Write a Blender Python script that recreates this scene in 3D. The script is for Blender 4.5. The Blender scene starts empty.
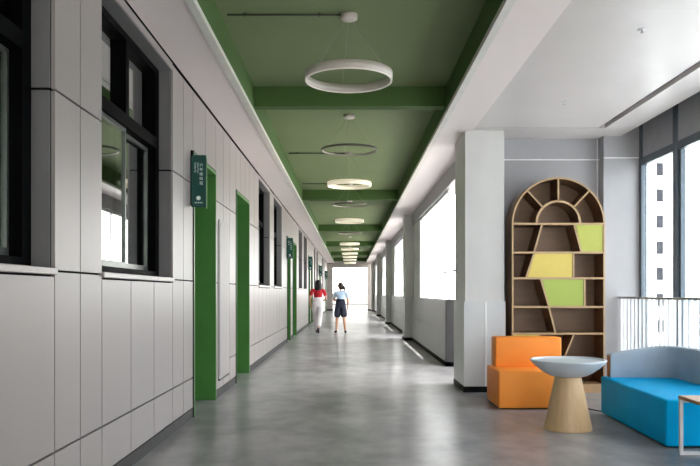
import bpy, bmesh, math, random
from mathutils import Vector, Matrix

random.seed(7)
SC = bpy.context.scene
COL = SC.collection
R = math.radians

# ------------------------------------------------------------------ camera, sky, sun, exposure
cam_data = bpy.data.cameras.new('camera')
cam = bpy.data.objects.new('camera', cam_data)
COL.objects.link(cam)
cam.location = (0, 0, 1.2)
cam.rotation_euler = (R(90), 0, 0)
cam_data.sensor_width = 36
cam_data.lens = 740 / 700 * 36
cam_data.shift_y = 0.085
cam_data.clip_start = 0.05
cam_data.clip_end = 600
SC.camera = cam

world = bpy.data.worlds.new('overcast_sky')
SC.world = world
world.use_nodes = True
_nt = world.node_tree
_bg = _nt.nodes['Background']
_tc = _nt.nodes.new('ShaderNodeTexCoord')
_sep = _nt.nodes.new('ShaderNodeSeparateXYZ')
_rmp = _nt.nodes.new('ShaderNodeValToRGB')
_nt.links.new(_tc.outputs['Generated'], _sep.inputs[0])
_nt.links.new(_sep.outputs['Z'], _rmp.inputs[0])
_nt.links.new(_rmp.outputs[0], _bg.inputs[0])
_rmp.color_ramp.elements[0].color = (1.0, 0.99, 0.97, 1)
_rmp.color_ramp.elements[1].color = (0.95, 0.965, 1.0, 1)
_bg.inputs[1].default_value = 8.6

sun_data = bpy.data.lights.new('sun', 'SUN')
sun_data.energy = 26
sun_data.angle = R(0.6)
sun_data.color = (1, 0.96, 0.9)
sun = bpy.data.objects.new('sun', sun_data)
COL.objects.link(sun)
sun.location = (10, -20, 30)
sun.rotation_euler = Vector((-0.18, 1.05, -1)).to_track_quat('-Z', 'Y').to_euler()

SC.view_settings.view_transform = 'Standard'
SC.view_settings.look = 'None'
SC.view_settings.gamma = 1
SC.view_settings.use_curve_mapping = False
SC.view_settings.exposure = 0.0
SC.cycles.max_bounces = 12
SC.cycles.diffuse_bounces = 8
SC.cycles.glossy_bounces = 5
SC.cycles.transparent_max_bounces = 16
SC.cycles.sample_clamp_indirect = 6

# ------------------------------------------------------------------ materials
def lin(c):
    c = c / 255
    return c / 12.92 if c <= 0.04045 else ((c + 0.055) / 1.055) ** 2.4

def rgb(r, g, b):
    return (lin(r), lin(g), lin(b), 1)

def material(name, col, rough=0.5, metal=0.0, var=0.06, scale=6.0, bump=0.0, bscale=80.0, coat=0.0, spec=0.5,
             emit=None, estr=0.0, stretch=(1, 1, 1), detail=3.0):
    m = bpy.data.materials.new(name)
    m.use_nodes = True
    nt = m.node_tree
    b = nt.nodes['Principled BSDF']
    c = rgb(*col)
    tc = nt.nodes.new('ShaderNodeTexCoord')
    mp = nt.nodes.new('ShaderNodeMapping')
    mp.inputs['Scale'].default_value = stretch
    nt.links.new(tc.outputs['Object'], mp.inputs[0])
    n = nt.nodes.new('ShaderNodeTexNoise')
    n.inputs['Scale'].default_value = scale
    n.inputs['Detail'].default_value = detail
    nt.links.new(mp.outputs[0], n.inputs['Vector'])
    rp = nt.nodes.new('ShaderNodeValToRGB')
    rp.color_ramp.elements[0].position = 0.3
    rp.color_ramp.elements[1].position = 0.7
    rp.color_ramp.elements[0].color = tuple(min(1, v * (1 - var)) for v in c[:3]) + (1,)
    rp.color_ramp.elements[1].color = tuple(min(1, v * (1 + var)) for v in c[:3]) + (1,)
    nt.links.new(n.outputs['Fac'], rp.inputs[0])
    nt.links.new(rp.outputs[0], b.inputs['Base Color'])
    b.inputs['Roughness'].default_value = rough
    b.inputs['Metallic'].default_value = metal
    b.inputs['Specular IOR Level'].default_value = spec
    b.inputs['Coat Weight'].default_value = coat
    b.inputs['Coat Roughness'].default_value = 0.12
    if bump:
        n2 = nt.nodes.new('ShaderNodeTexNoise')
        n2.inputs['Scale'].default_value = bscale
        nt.links.new(mp.outputs[0], n2.inputs['Vector'])
        bp = nt.nodes.new('ShaderNodeBump')
        bp.inputs['Strength'].default_value = bump
        bp.inputs['Distance'].default_value = 0.01
        nt.links.new(n2.outputs['Fac'], bp.inputs['Height'])
        nt.links.new(bp.outputs[0], b.inputs['Normal'])
    if emit:
        b.inputs['Emission Color'].default_value = rgb(*emit)
        b.inputs['Emission Strength'].default_value = estr
    return m

def glass(name, tint=(0.9, 0.95, 0.93), ior=1.5, boost=1.0):
    m = bpy.data.materials.new(name)
    m.use_nodes = True
    nt = m.node_tree
    nt.nodes.clear()
    out = nt.nodes.new('ShaderNodeOutputMaterial')
    mix = nt.nodes.new('ShaderNodeMixShader')
    tr = nt.nodes.new('ShaderNodeBsdfTransparent')
    tr.inputs[0].default_value = tint + (1,)
    gl = nt.nodes.new('ShaderNodeBsdfGlossy')
    gl.inputs['Roughness'].default_value = 0.0
    geo = nt.nodes.new('ShaderNodeNewGeometry')            # reflection by Schlick's formula, the same from both sides
    dot = nt.nodes.new('ShaderNodeVectorMath'); dot.operation = 'DOT_PRODUCT'
    nt.links.new(geo.outputs['Normal'], dot.inputs[0]); nt.links.new(geo.outputs['Incoming'], dot.inputs[1])
    def math_node(op, a, b=None):
        n = nt.nodes.new('ShaderNodeMath'); n.operation = op
        for k, v in enumerate((a, b)):
            if v is None: continue
            if isinstance(v, (int, float)): n.inputs[k].default_value = v
            else: nt.links.new(v, n.inputs[k])
        return n.outputs[0]
    f0 = ((ior - 1) / (ior + 1)) ** 2
    sch = math_node('ADD', math_node('MULTIPLY', math_node('POWER', math_node('SUBTRACT', 1.0, math_node('ABSOLUTE', dot.outputs['Value'])), 5.0), 1 - f0), f0)
    mu = nt.nodes.new('ShaderNodeMath')
    mu.operation = 'MULTIPLY'
    mu.use_clamp = True
    mu.inputs[1].default_value = boost
    nt.links.new(sch, mu.inputs[0])
    nt.links.new(mu.outputs[0], mix.inputs[0])
    nt.links.new(tr.outputs[0], mix.inputs[1])
    nt.links.new(gl.outputs[0], mix.inputs[2])
    nt.links.new(mix.outputs[0], out.inputs[0])
    return m

def floor_material():
    m = material('polished_concrete', (122, 123, 126), rough=0.3, var=0.0)
    nt = m.node_tree
    b = nt.nodes['Principled BSDF']
    tc = nt.nodes.new('ShaderNodeTexCoord')
    mp = nt.nodes.new('ShaderNodeMapping')
    mp.inputs['Scale'].default_value = (1.0, 0.75, 1)
    nt.links.new(tc.outputs['Object'], mp.inputs[0])
    def noise(s, d, rough=0.55, dist=0.0):
        n = nt.nodes.new('ShaderNodeTexNoise')
        n.inputs['Scale'].default_value = s
        n.inputs['Detail'].default_value = d
        n.inputs['Roughness'].default_value = rough
        n.inputs['Distortion'].default_value = dist
        nt.links.new(mp.outputs[0], n.inputs['Vector'])
        return n
    a = noise(0.9, 5, 0.6, 0.3)
    c = noise(3.0, 8, 0.65, 0.15)
    mx = nt.nodes.new('ShaderNodeMix')
    mx.data_type = 'FLOAT'
    mx.inputs[0].default_value = 0.5
    nt.links.new(a.outputs['Fac'], mx.inputs[2])
    nt.links.new(c.outputs['Fac'], mx.inputs[3])
    rp = nt.nodes.new('ShaderNodeValToRGB')
    rp.color_ramp.elements[0].position = 0.36
    rp.color_ramp.elements[1].position = 0.64
    rp.color_ramp.elements[0].color = rgb(106, 105, 107)
    rp.color_ramp.elements[1].color = rgb(172, 169, 169)
    nt.links.new(mx.outputs[0], rp.inputs[0])
    for l in list(b.inputs['Base Color'].links): nt.links.remove(l)
    nt.links.new(rp.outputs[0], b.inputs['Base Color'])
    b.inputs['Roughness'].default_value = 0.29
    b.inputs['IOR'].default_value = 1.38
    b.inputs['Specular IOR Level'].default_value = 0.36
    return m

def plank_ceiling(name, col):
    m = material(name, col, rough=0.35, var=0.02, scale=2)
    nt = m.node_tree
    b = nt.nodes['Principled BSDF']
    tc = nt.nodes.new('ShaderNodeTexCoord')
    w = nt.nodes.new('ShaderNodeTexWave')
    w.wave_type = 'BANDS'
    w.bands_direction = 'Y'
    w.wave_profile = 'SAW'
    w.inputs['Scale'].default_value = 1.05
    w.inputs['Distortion'].default_value = 0
    nt.links.new(tc.outputs['Object'], w.inputs['Vector'])
    rp = nt.nodes.new('ShaderNodeValToRGB')
    rp.color_ramp.elements[0].position = 0.0
    rp.color_ramp.elements[0].color = (0, 0, 0, 1)
    rp.color_ramp.elements[1].position = 0.04
    rp.color_ramp.elements[1].color = (1, 1, 1, 1)
    nt.links.new(w.outputs['Fac'], rp.inputs[0])
    bp = nt.nodes.new('ShaderNodeBump')
    bp.inputs['Strength'].default_value = 0.25
    bp.inputs['Distance'].default_value = 0.006
    nt.links.new(rp.outputs[0], bp.inputs['Height'])
    nt.links.new(bp.outputs[0], b.inputs['Normal'])
    return m

M = {}
M['floor'] = floor_material()
M['panel'] = material('wall_panel_enamel', (149, 141, 139), rough=0.38, var=0.035, scale=1.5, stretch=(1, 1, 0.25))
M['joint'] = material('joint_black', (10, 10, 10), rough=0.9, spec=0.1)
M['reveal'] = material('reveal_grey_panel', (108, 106, 107), rough=0.5, var=0.03)
M['baseboard'] = material('dark_grey_skirting', (66, 65, 65), rough=0.55, spec=0.15)
M['sill'] = material('pale_stone_sill', (164, 156, 154), rough=0.35, var=0.08, scale=14)
M['black_frame'] = material('black_aluminium', (6, 6, 7), rough=0.6, var=0.1, spec=0.03)
M['silver'] = material('silver_aluminium', (96, 100, 96), rough=0.35, metal=0.6)
M['classroom'] = material('classroom_plaster', (150, 158, 148), rough=0.8)
M['glass'] = glass('window_glass', (0.78, 0.86, 0.82), 1.52, 2.8)
M['tinted_glass'] = glass('blue_tinted_glass', (0.76, 0.80, 0.83), 1.45, 0.7)
M['clear_glass'] = glass('clear_glass', (0.93, 0.95, 0.95), 1.45, 0.15)
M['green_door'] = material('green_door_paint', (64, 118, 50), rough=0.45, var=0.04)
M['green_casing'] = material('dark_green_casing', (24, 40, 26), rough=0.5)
M['green_ceiling'] = material('green_ceiling_paint', (118, 131, 94), rough=0.7, spec=0.2, var=0.03, scale=1.2)
M['green_beam'] = material('green_beam_paint', (72, 98, 52), rough=0.7, spec=0.2, var=0.03, scale=1.2)
M['soffit'] = material('pale_soffit_sheet', (232, 220, 219), rough=0.45, var=0.015, scale=1)
M['lip'] = material('soffit_edge_white', (218, 214, 208), rough=0.5)
M['lounge_ceiling'] = plank_ceiling('white_ceiling_strip', (206, 199, 198))
M['groove'] = material('groove_grey', (120, 118, 120), rough=0.7)
M['pillar'] = material('white_pillar_paint', (204, 202, 200), rough=0.5, var=0.02)
M['pilaster'] = material('pilaster_paint', (162, 161, 164), rough=0.5, var=0.02)
M['cladding'] = material('light_grey_cladding', (196, 197, 198), rough=0.32, var=0.04, scale=3)
M['strip'] = material('white_metal_strip', (235, 235, 235), rough=0.4)
M['black_base'] = material('black_skirting', (14, 15, 16), rough=0.6, spec=0.1)
M['grey_wall'] = material('grey_wall_cladding', (158, 157, 161), rough=0.5, var=0.02)
M['end_wall'] = material('end_wall_cladding', (172, 165, 160), rough=0.5, var=0.03)
M['white_wall'] = material('white_plaster', (226, 226, 226), rough=0.7, var=0.02)
M['white_exterior'] = material('white_exterior_paint', (225, 224, 220), rough=0.8, var=0.03)
M['ground'] = material('pale_paving', (196, 194, 189), rough=0.9)
M['dark_window'] = material('dark_tower_glass', (36, 36, 40), rough=0.6, spec=0.1)
M['blue_frame'] = material('blue_grey_aluminium', (84, 95, 104), rough=0.35, metal=0.2)
M['blind'] = material('grey_roller_fabric', (176, 178, 184), rough=0.85, bump=0.1, bscale=300)
_n = M['blind'].node_tree                       # light cloth: some daylight comes through it
_tl = _n.nodes.new('ShaderNodeBsdfTranslucent'); _tl.inputs[0].default_value = rgb(120, 122, 128)
_mx = _n.nodes.new('ShaderNodeMixShader'); _mx.inputs[0].default_value = 0.10
_n.links.new(_n.nodes['Principled BSDF'].outputs[0], _mx.inputs[1]); _n.links.new(_tl.outputs[0], _mx.inputs[2])
_n.links.new(_mx.outputs[0], _n.nodes['Material Output'].inputs[0])
M['rail_white'] = material('white_baluster_paint', (214, 216, 220), rough=0.4)
M['rail_grey'] = material('grey_handrail', (150, 152, 156), rough=0.35)
M['sign'] = material('teal_green_sign_enamel', (8, 70, 62), rough=0.4)
M['sign_white'] = material('white_lettering', (226, 236, 232), rough=0.5)
M['board'] = material('glossy_white_board', (158, 153, 151), rough=0.5, var=0.02, spec=0.25)
M['board_edge'] = material('board_grey_edge', (60, 60, 62), rough=0.5)
M['lamp_white'] = material('white_lamp_enamel', (196, 186, 178), rough=0.45)
M['lamp_lit'] = material('lit_lamp_diffuser', (240, 232, 214), rough=0.4, emit=(255, 238, 208), estr=0.36)
M['lamp_dim'] = material('dim_lamp_diffuser', (232, 224, 216), rough=0.4, emit=(255, 240, 225), estr=0.12)
M['lamp_dark'] = material('taupe_lamp_metal', (92, 84, 78), rough=0.45)
M['wire'] = material('steel_wire', (170, 168, 160), rough=0.4, metal=0.5)
M['conduit'] = material('dark_conduit', (46, 52, 36), rough=0.6)
M['orange'] = material('orange_leatherette', (255, 152, 58), rough=0.5, spec=0.3, var=0.03, bump=0.06, bscale=220)
M['blue'] = material('blue_leatherette', (0, 170, 228), rough=0.55, spec=0.06, var=0.04, bump=0.06, bscale=220)
M['deep_blue'] = material('deep_blue_leatherette', (8, 100, 146), rough=0.5, var=0.04, bump=0.06, bscale=220)
M['grey_blue'] = material('grey_blue_fabric', (166, 178, 190), rough=0.7, var=0.06, bump=0.15, bscale=400)
M['table_top'] = material('pale_grey_blue_lacquer', (208, 216, 224), rough=0.3, var=0.02)
M['pale_wood'] = material('pale_maple_veneer', (206, 172, 130), rough=0.42, var=0.07, scale=5, stretch=(6, 6, 0.5))
M['edge_wood'] = material('maple_edge_band', (180, 148, 108), rough=0.45, var=0.05, scale=8)
M['brown_wood'] = material('walnut_brown_panel', (122, 92, 66), rough=0.5, var=0.08, scale=4, stretch=(1, 1, 8))
M['case_wood'] = material('case_side_veneer', (160, 134, 106), rough=0.45, var=0.07, scale=4, stretch=(6, 6, 0.6))
M['yellow'] = material('yellow_laminate', (212, 188, 88), rough=0.45, var=0.03)
M['lime'] = material('lime_green_laminate', (160, 176, 72), rough=0.45, var=0.03)
M['olive'] = material('yellow_green_laminate', (172, 176, 74), rough=0.45, var=0.03)
M['white_metal'] = material('white_powder_coat', (224, 224, 226), rough=0.4)
M['table_wood'] = material('oak_table_board', (186, 146, 108), rough=0.4, var=0.1, scale=5, stretch=(1, 8, 1))
M['chrome'] = material('chrome', (200, 200, 200), rough=0.2, metal=0.9)
M['cord'] = material('black_rubber_cord', (24, 24, 26), rough=0.6)
M['skin'] = material('skin', (206, 160, 134), rough=0.55, var=0.03)
M['hair_black'] = material('black_hair', (22, 20, 22), rough=0.5, var=0.2, scale=40, stretch=(6, 6, 1))
M['hair_brown'] = material('dark_brown_hair', (52, 38, 32), rough=0.5, var=0.2, scale=40, stretch=(6, 6, 1))
M['red'] = material('red_cotton', (186, 22, 38), rough=0.75, var=0.06, scale=14)
M['white_cloth'] = material('white_trouser_cloth', (226, 220, 224), rough=0.8, var=0.04, scale=12)
M['sky_blue'] = material('pale_blue_cotton', (178, 200, 226), rough=0.75, var=0.05, scale=14)
M['navy'] = material('navy_twill', (34, 38, 58), rough=0.75, var=0.06, scale=14)
M['shoe'] = material('black_shoe', (24, 22, 26), rough=0.4)
M['eye'] = material('dark_eye', (30, 22, 20), rough=0.3)
M['lips'] = material('lips', (178, 96, 92), rough=0.5)

# ------------------------------------------------------------------ building helpers
WLOC = {}                                        # object name -> translation of its origin in the world

class MB:
    """Collects shapes in world coordinates, then links them as one mesh object."""
    def __init__(self):
        self.bm = bmesh.new()
    def faces(self, vs, idx, mat=0, smooth=False):
        bv = [self.bm.verts.new(v) for v in vs]
        for f in idx:
            try:
                fc = self.bm.faces.new([bv[i] for i in f])
                fc.material_index = mat
                fc.smooth = smooth
            except ValueError:
                pass
        return bv
    def box(self, x0, x1, y0, y1, z0, z1, mat=0):
        if x0 > x1: x0, x1 = x1, x0
        if y0 > y1: y0, y1 = y1, y0
        if z0 > z1: z0, z1 = z1, z0
        vs = [(x, y, z) for z in (z0, z1) for x, y in ((x0, y0), (x1, y0), (x1, y1), (x0, y1))]
        return self.faces(vs, [(3, 2, 1, 0), (4, 5, 6, 7), (0, 1, 5, 4), (1, 2, 6, 5), (2, 3, 7, 6), (3, 0, 4, 7)], mat)
    def lathe(self, prof, c=(0, 0, 0), n=40, mat=0, smooth=True):
        """prof: list of (radius, z), bottom to top, closed at the axis where radius is 0."""
        rings = []
        for r, z in prof:
            if r < 1e-6:
                rings.append([self.bm.verts.new((c[0], c[1], c[2] + z))])
            else:
                rings.append([self.bm.verts.new((c[0] + r * math.cos(2 * math.pi * k / n), c[1] + r * math.sin(2 * math.pi * k / n), c[2] + z)) for k in range(n)])
        for a, b in zip(rings, rings[1:]):
            for k in range(n):
                k2 = (k + 1) % n
                q = []
                for v in (a[k % len(a)], a[k2 % len(a)], b[k2 % len(b)], b[k % len(b)]):
                    if v not in q: q.append(v)
                if len(q) > 2:
                    f = self.bm.faces.new(q); f.material_index = mat; f.smooth = smooth
        for rg, flip in ((rings[0], True), (rings[-1], False)):
            if len(rg) > 1:
                f = self.bm.faces.new(rg[::-1] if flip else rg); f.material_index = mat
    def annulus(self, c, r0, r1, z0, z1, n=72, mat=0):
        L = []
        for r, z in ((r0, z0), (r1, z0), (r1, z1), (r0, z1)):
            L.append([self.bm.verts.new((c[0] + r * math.cos(2 * math.pi * k / n), c[1] + r * math.sin(2 * math.pi * k / n), c[2] + z)) for k in range(n)])
        for i in range(4):
            a, b = L[i], L[(i + 1) % 4]
            for k in range(n):
                k2 = (k + 1) % n
                f = self.bm.faces.new((a[k], a[k2], b[k2], b[k])); f.material_index = mat; f.smooth = i in (1, 3)
        bmesh.ops.recalc_face_normals(self.bm, faces=self.bm.faces[:])
    def tube(self, pts, r, n=8, mat=0):
        pts = [Vector(p) for p in pts]
        rings = []
        for i, p in enumerate(pts):
            d = (pts[min(i + 1, len(pts) - 1)] - pts[max(i - 1, 0)]).normalized()
            up = Vector((0, 0, 1)) if abs(d.z) < 0.9 else Vector((1, 0, 0))
            u = d.cross(up).normalized(); v = d.cross(u)
            rr = r[i] if isinstance(r, (list, tuple)) else r
            rings.append([self.bm.verts.new(p + u * rr * math.cos(2 * math.pi * k / n) + v * rr * math.sin(2 * math.pi * k / n)) for k in range(n)])
        for a, b in zip(rings, rings[1:]):
            for k in range(n):
                k2 = (k + 1) % n
                f = self.bm.faces.new((a[k], a[k2], b[k2], b[k])); f.material_index = mat; f.smooth = True
        self.bm.faces.new(rings[0][::-1]).material_index = mat
        self.bm.faces.new(rings[-1]).material_index = mat
        bmesh.ops.recalc_face_normals(self.bm, faces=self.bm.faces[:])
    def prism_xz(self, poly, y0, y1, mat=0):
        """closed polygon of (x, z) extruded from y0 to y1"""
        n = len(poly)
        vs = [(x, y0, z) for x, z in poly] + [(x, y1, z) for x, z in poly]
        idx = [tuple(range(n)), tuple(range(2 * n - 1, n - 1, -1))] + [(i, i + n, (i + 1) % n + n, (i + 1) % n) for i in range(n)]
        self.faces(vs, idx, mat)
        bmesh.ops.recalc_face_normals(self.bm, faces=self.bm.faces[:])
    def prism_xy(self, poly, z0, z1, mat=0):
        n = len(poly)
        vs = [(x, y, z0) for x, y in poly] + [(x, y, z1) for x, y in poly]
        idx = [tuple(range(n)), tuple(range(2 * n - 1, n - 1, -1))] + [(i, i + n, (i + 1) % n + n, (i + 1) % n) for i in range(n)]
        self.faces(vs, idx, mat)
        bmesh.ops.recalc_face_normals(self.bm, faces=self.bm.faces[:])
    def ball(self, c, r, mat=0, u=14, v=10):
        if not isinstance(r, (tuple, list)): r = (r, r, r)
        mtx = Matrix.Translation(c) @ Matrix.Diagonal((r[0], r[1], r[2], 1))
        res = bmesh.ops.create_uvsphere(self.bm, u_segments=u, v_segments=v, radius=1, matrix=mtx)
        for vv in res['verts']:
            for f in vv.link_faces:
                f.smooth = True; f.material_index = mat
    def bevel(self, w, seg=3):
        bmesh.ops.bevel(self.bm, geom=self.bm.edges[:], offset=w, segments=seg, affect='EDGES', profile=0.5, clamp_overlap=True)
        return self
    def front_edges(self, mat):
        self.bm.normal_update()
        for f in self.bm.faces:
            if f.normal.y < -0.9: f.material_index = mat
        return self
    def build(self, name, mats, parent=None, local=False, smooth_angle=None):
        if not isinstance(mats, (list, tuple)): mats = [mats]
        off = Vector((0, 0, 0)) if (parent is None or local) else WLOC[parent.name]
        if off.length: bmesh.ops.translate(self.bm, verts=self.bm.verts[:], vec=-off)
        me = bpy.data.meshes.new(name)
        self.bm.to_mesh(me); self.bm.free()
        for m in mats: me.materials.append(M[m])
        if smooth_angle is not None:
            for p in me.polygons: p.use_smooth = True
            me.set_sharp_from_angle(angle=R(smooth_angle))
        o = bpy.data.objects.new(name, me)
        COL.objects.link(o)
        if parent is not None: o.parent = parent
        WLOC[o.name] = Vector(off)   # parts keep their parent's origin
        return o

def box(x0, x1, y0, y1, z0, z1):
    mb = MB(); mb.box(x0, x1, y0, y1, z0, z1); return mb

def tag(o, label, cat, group=None):
    o['label'] = label; o['category'] = cat
    if group: o['group'] = group
    return o

def structure(o):
    o['kind'] = 'structure'
    return o

def empty(name, loc):
    o = bpy.data.objects.new(name, None)
    COL.objects.link(o)
    o.location = loc
    o.empty_display_size = 0.1
    WLOC[o.name] = Vector(loc)
    return o

def thing(name, label, cat, loc, group=None):
    return tag(empty(name, loc), label, cat, group)

def copy_tree(o, parent=None):
    c = o.copy(); COL.objects.link(c)
    c.parent = parent
    for ch in list(o.children): copy_tree(ch, c)
    return c

# ------------------------------------------------------------------ dimensions
XW = -1.505            # face of the clad corridor wall
XB = -1.525            # backing behind the panels
XR = -1.80             # back of that wall
ZS = 3.15              # soffits
ZC = 3.456             # green ceiling
YB, YE = -2.5, 48.9    # ends of the corridor
WINDOWS = [(1.95, 3.77), (4.49, 6.28), (12.2, 13.92), (14.63, 16.35), (21.7, 23.4), (24.0, 25.9), (30.8, 32.4), (33.0, 34.8), (39.6, 41.3), (42.0, 43.7)]
DOORS = [(7.09, 8.30), (9.75, 11.05), (17.68, 18.70), (19.42, 20.80), (26.8, 27.9), (28.5, 29.8), (35.7, 36.8), (37.4, 38.7), (44.6, 45.7), (46.4, 47.6)]
ZSILL, ZWT, ZDT = 1.325, 3.09, 2.56

# ------------------------------------------------------------------ floor, ground
structure(box(-5.6, 3.95, YB - 0.2, 74, -0.25, 0).build('floor', 'floor'))
structure(box(-150, 250, -80, 320, -4.4, -4.2).build('ground', 'ground'))

# ------------------------------------------------------------------ wall_left: dark backing with panels in front of it
mb = MB()
ops = sorted([(a, b, 'w') for a, b in WINDOWS] + [(a, b, 'd') for a, b in DOORS])
cuts, y = [], YB
for a, b, k in ops:
    cuts.append((y, a, 's')); cuts.append((a, b, k)); y = b
cuts.append((y, YE, 's'))
G = 0.006
def panels(y0, y1, z0, z1):
    n = max(1, math.ceil((y1 - y0) / 0.62))
    for i in range(n):
        a = y0 + (y1 - y0) * i / n; b = y0 + (y1 - y0) * (i + 1) / n
        mb.box(XB - 0.001, XW, a + G, b - G, z0 + G, z1 - G, 0)
for a, b, k in cuts:
    if k == 's':
        mb.box(XR, XB, a, b, 0, 3.6, 1)
        for z0, z1 in ((0.095, 0.385), (0.385, 1.31), (1.31, 2.235), (2.235, ZS - 0.012)): panels(a, b, z0, z1)
    elif k == 'w':
        mb.box(XR, XB, a, b, 0, 1.29, 1); mb.box(XR, XB, a, b, ZWT + 0.01, 3.6, 1)
        for z0, z1 in ((0.095, 0.385), (0.385, 1.285)): panels(a, b, z0, z1)
        mb.box(XB - 0.001, XW, a, b, ZWT, ZS - 0.006, 0)
    else:
        mb.box(XR, XB, a, b, ZDT, 3.6, 1)
        panels(a, b, ZDT, ZS - 0.012)
structure(mb.build('wall_left', ['panel', 'joint']))

mb = MB()
for a, b, k in cuts:
    if k != 'd': mb.box(XB, XW - 0.002, a, b, 0, 0.09)
structure(mb.build('baseboard_left', 'baseboard'))

# windows of the classrooms
for i, (a, b) in enumerate(WINDOWS, 1):
    w = structure(empty('window_%d' % i, (-1.62, (a + b) / 2, ZSILL)))
    m2 = MB()                                      # lining of the opening
    for ya, yb_ in ((b - 0.016, b), (a, a + 0.016)):
        m2.box(-1.74, XW - 0.022, ya, yb_, ZSILL, 2.228); m2.box(-1.74, XW - 0.022, ya, yb_, 2.242, ZWT)
    m2.box(-1.74, XW - 0.004, a + 0.016, b - 0.016, ZWT - 0.012, ZWT)
    m2.build('window_reveal', 'reveal', w)
    m2 = box(-1.74, -1.488, a - 0.004, b + 0.004, 1.29, ZSILL); m2.bevel(0.004, 1)
    m2.build('window_sill', 'sill', w)
    f = MB(); ya, yb_ = a + 0.016, b - 0.016; mid = (ya + yb_) / 2
    x0, x1 = -1.735, -1.618
    f.box(x0, x1, ya, ya + 0.10, ZSILL, ZWT - 0.012); f.box(x0, x1, yb_ - 0.10, yb_, ZSILL, ZWT - 0.012)
    f.box(x0, x1, ya + 0.10, yb_ - 0.10, ZSILL, ZSILL + 0.05); f.box(x0, x1, ya + 0.10, yb_ - 0.10, ZWT - 0.06, ZWT - 0.012)
    f.box(x0, x1 + 0.004, ya + 0.10, yb_ - 0.10, 2.40, 2.49)
    f.box(x0, x1, mid - 0.036, mid + 0.036, 2.49, ZWT - 0.06)
    fr = f.build('window_frame', 'black_frame', w)
    for ya2, yb2 in ((ya + 0.10, mid - 0.036), (mid + 0.036, yb_ - 0.10)):
        box(-1.682, -1.676, ya2, yb2, 2.49, ZWT - 0.06).build('pane', 'glass', w)
    for j, (ya2, yb2, xs) in enumerate(((ya + 0.10, mid + 0.03, -1.655), (mid - 0.03, yb_ - 0.10, -1.70))):
        s = MB(); t = 0.024
        z0, z1 = ZSILL + 0.05, 2.40
        s.box(xs - 0.016, xs + 0.016, ya2, ya2 + t, z0, z1); s.box(xs - 0.016, xs + 0.016, yb2 - t, yb2, z0, z1)
        s.box(xs - 0.016, xs + 0.016, ya2 + t, yb2 - t, z0, z0 + t + 0.02); s.box(xs - 0.016, xs + 0.016, ya2 + t, yb2 - t, z1 - t, z1)
        so = s.build('sliding_sash', 'silver', w)
        box(xs - 0.003, xs + 0.003, ya2 + t, yb2 - t, z0 + t + 0.02, z1 - t).build('pane', 'glass', so)

# doors of the classrooms
for i, (a, b) in enumerate(DOORS, 1):
    d = structure(empty('door_%d' % i, (-1.6, (a + b) / 2, 0)))
    f = MB(); xo = -1.496
    f.box(-1.86, xo, a + 0.012, a + 0.05, 0, ZDT - 0.012); f.box(-1.86, xo, b - 0.05, b - 0.012, 0, ZDT - 0.012)
    f.box(-1.86, xo, a + 0.05, b - 0.05, ZDT - 0.05, ZDT - 0.012)
    f.build('door_frame', 'green_door', d)
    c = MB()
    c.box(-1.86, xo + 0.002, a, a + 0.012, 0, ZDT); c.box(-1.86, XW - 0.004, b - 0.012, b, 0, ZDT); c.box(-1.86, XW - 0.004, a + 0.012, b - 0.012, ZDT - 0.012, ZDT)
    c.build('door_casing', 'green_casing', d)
    lf = box(-1.84, -1.80, a + 0.055, b - 0.055, 0.008, ZDT - 0.055)
    leaf = lf.build('door_leaf', 'green_door', d)
    ps = MB(); ps.box(-1.802, -1.79, a + 0.2, b - 0.2, 1.35, 2.05, 0); ps.build('vision_pane', 'black_frame', leaf)
    h = MB(); h.tube([(-1.80, a + 0.14, 1.02), (-1.75, a + 0.14, 1.02), (-1.75, a + 0.26, 1.02)], 0.011); h.build('door_handle', 'chrome', leaf)

# classroom shell behind that wall
structure(box(-5.6, -5.4, YB, YE, 0, 3.6).build('wall_classroom', 'classroom'))
structure(box(-5.6, XR, YB, YE, 3.6, 3.75).build('ceiling_classroom', 'classroom'))
structure(box(-5.6, -1.53, YB - 0.2, YB, 0, 3.6).build('wall_classroom_near', 'classroom'))
structure(box(-5.6, -1.53, YE, YE + 0.2, 0, 3.75).build('wall_classroom_far', 'classroom'))

# ------------------------------------------------------------------ corridor ceiling
XI = 1.05
mb = MB()
mb.box(-XI, XI, YB, YE, ZC, ZC + 0.12, 0)
mb.box(-XI - 0.05, -XI, YB, YE, ZS + 0.002, ZC + 0.12, 1)
mb.box(XI, XI + 0.05, YB, YE, ZS + 0.002, ZC + 0.12, 1)
structure(mb.build('ceiling', ['green_ceiling', 'green_beam']))
BEAMS = [-0.1, 8.1, 16.25, 24.55, 32.6, 40.7, 48.0]
for yb_ in BEAMS:
    structure(box(-XI, XI, yb_, yb_ + 0.16, 3.24, ZC).build('beam', 'green_beam'))
mb = MB(); mb.box(XW + 0.013, -XI - 0.012, YB, YE, ZS, ZS + 0.03, 0); mb.box(XB - 0.02, XW + 0.03, YB, YE, ZS + 0.03, ZS + 0.06, 2); mb.box(-XI - 0.05, -XI + 0.012, YB, YE, ZS - 0.012, ZS + 0.03, 1)
structure(mb.build('trim_1', ['soffit', 'lip', 'joint']))
mb = MB(); mb.box(XI + 0.012, 1.475, YB, YE, ZS - 0.006, ZS + 0.03, 0); mb.box(XI - 0.012, XI + 0.05, YB, YE, ZS - 0.016, ZS + 0.03, 1)
mb.box(1.475, 1.60, 9.42, YE, ZS - 0.006, ZS + 0.03, 0)
structure(mb.build('trim_2', ['soffit', 'lip']))
structure(box(-1.9, 1.94, 9.42, YE + 0.4, 3.60, 3.85).build('shade_roof', 'white_exterior'))  # unseen overhang, its edge set to leave a thin sun strip on the floor

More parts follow.
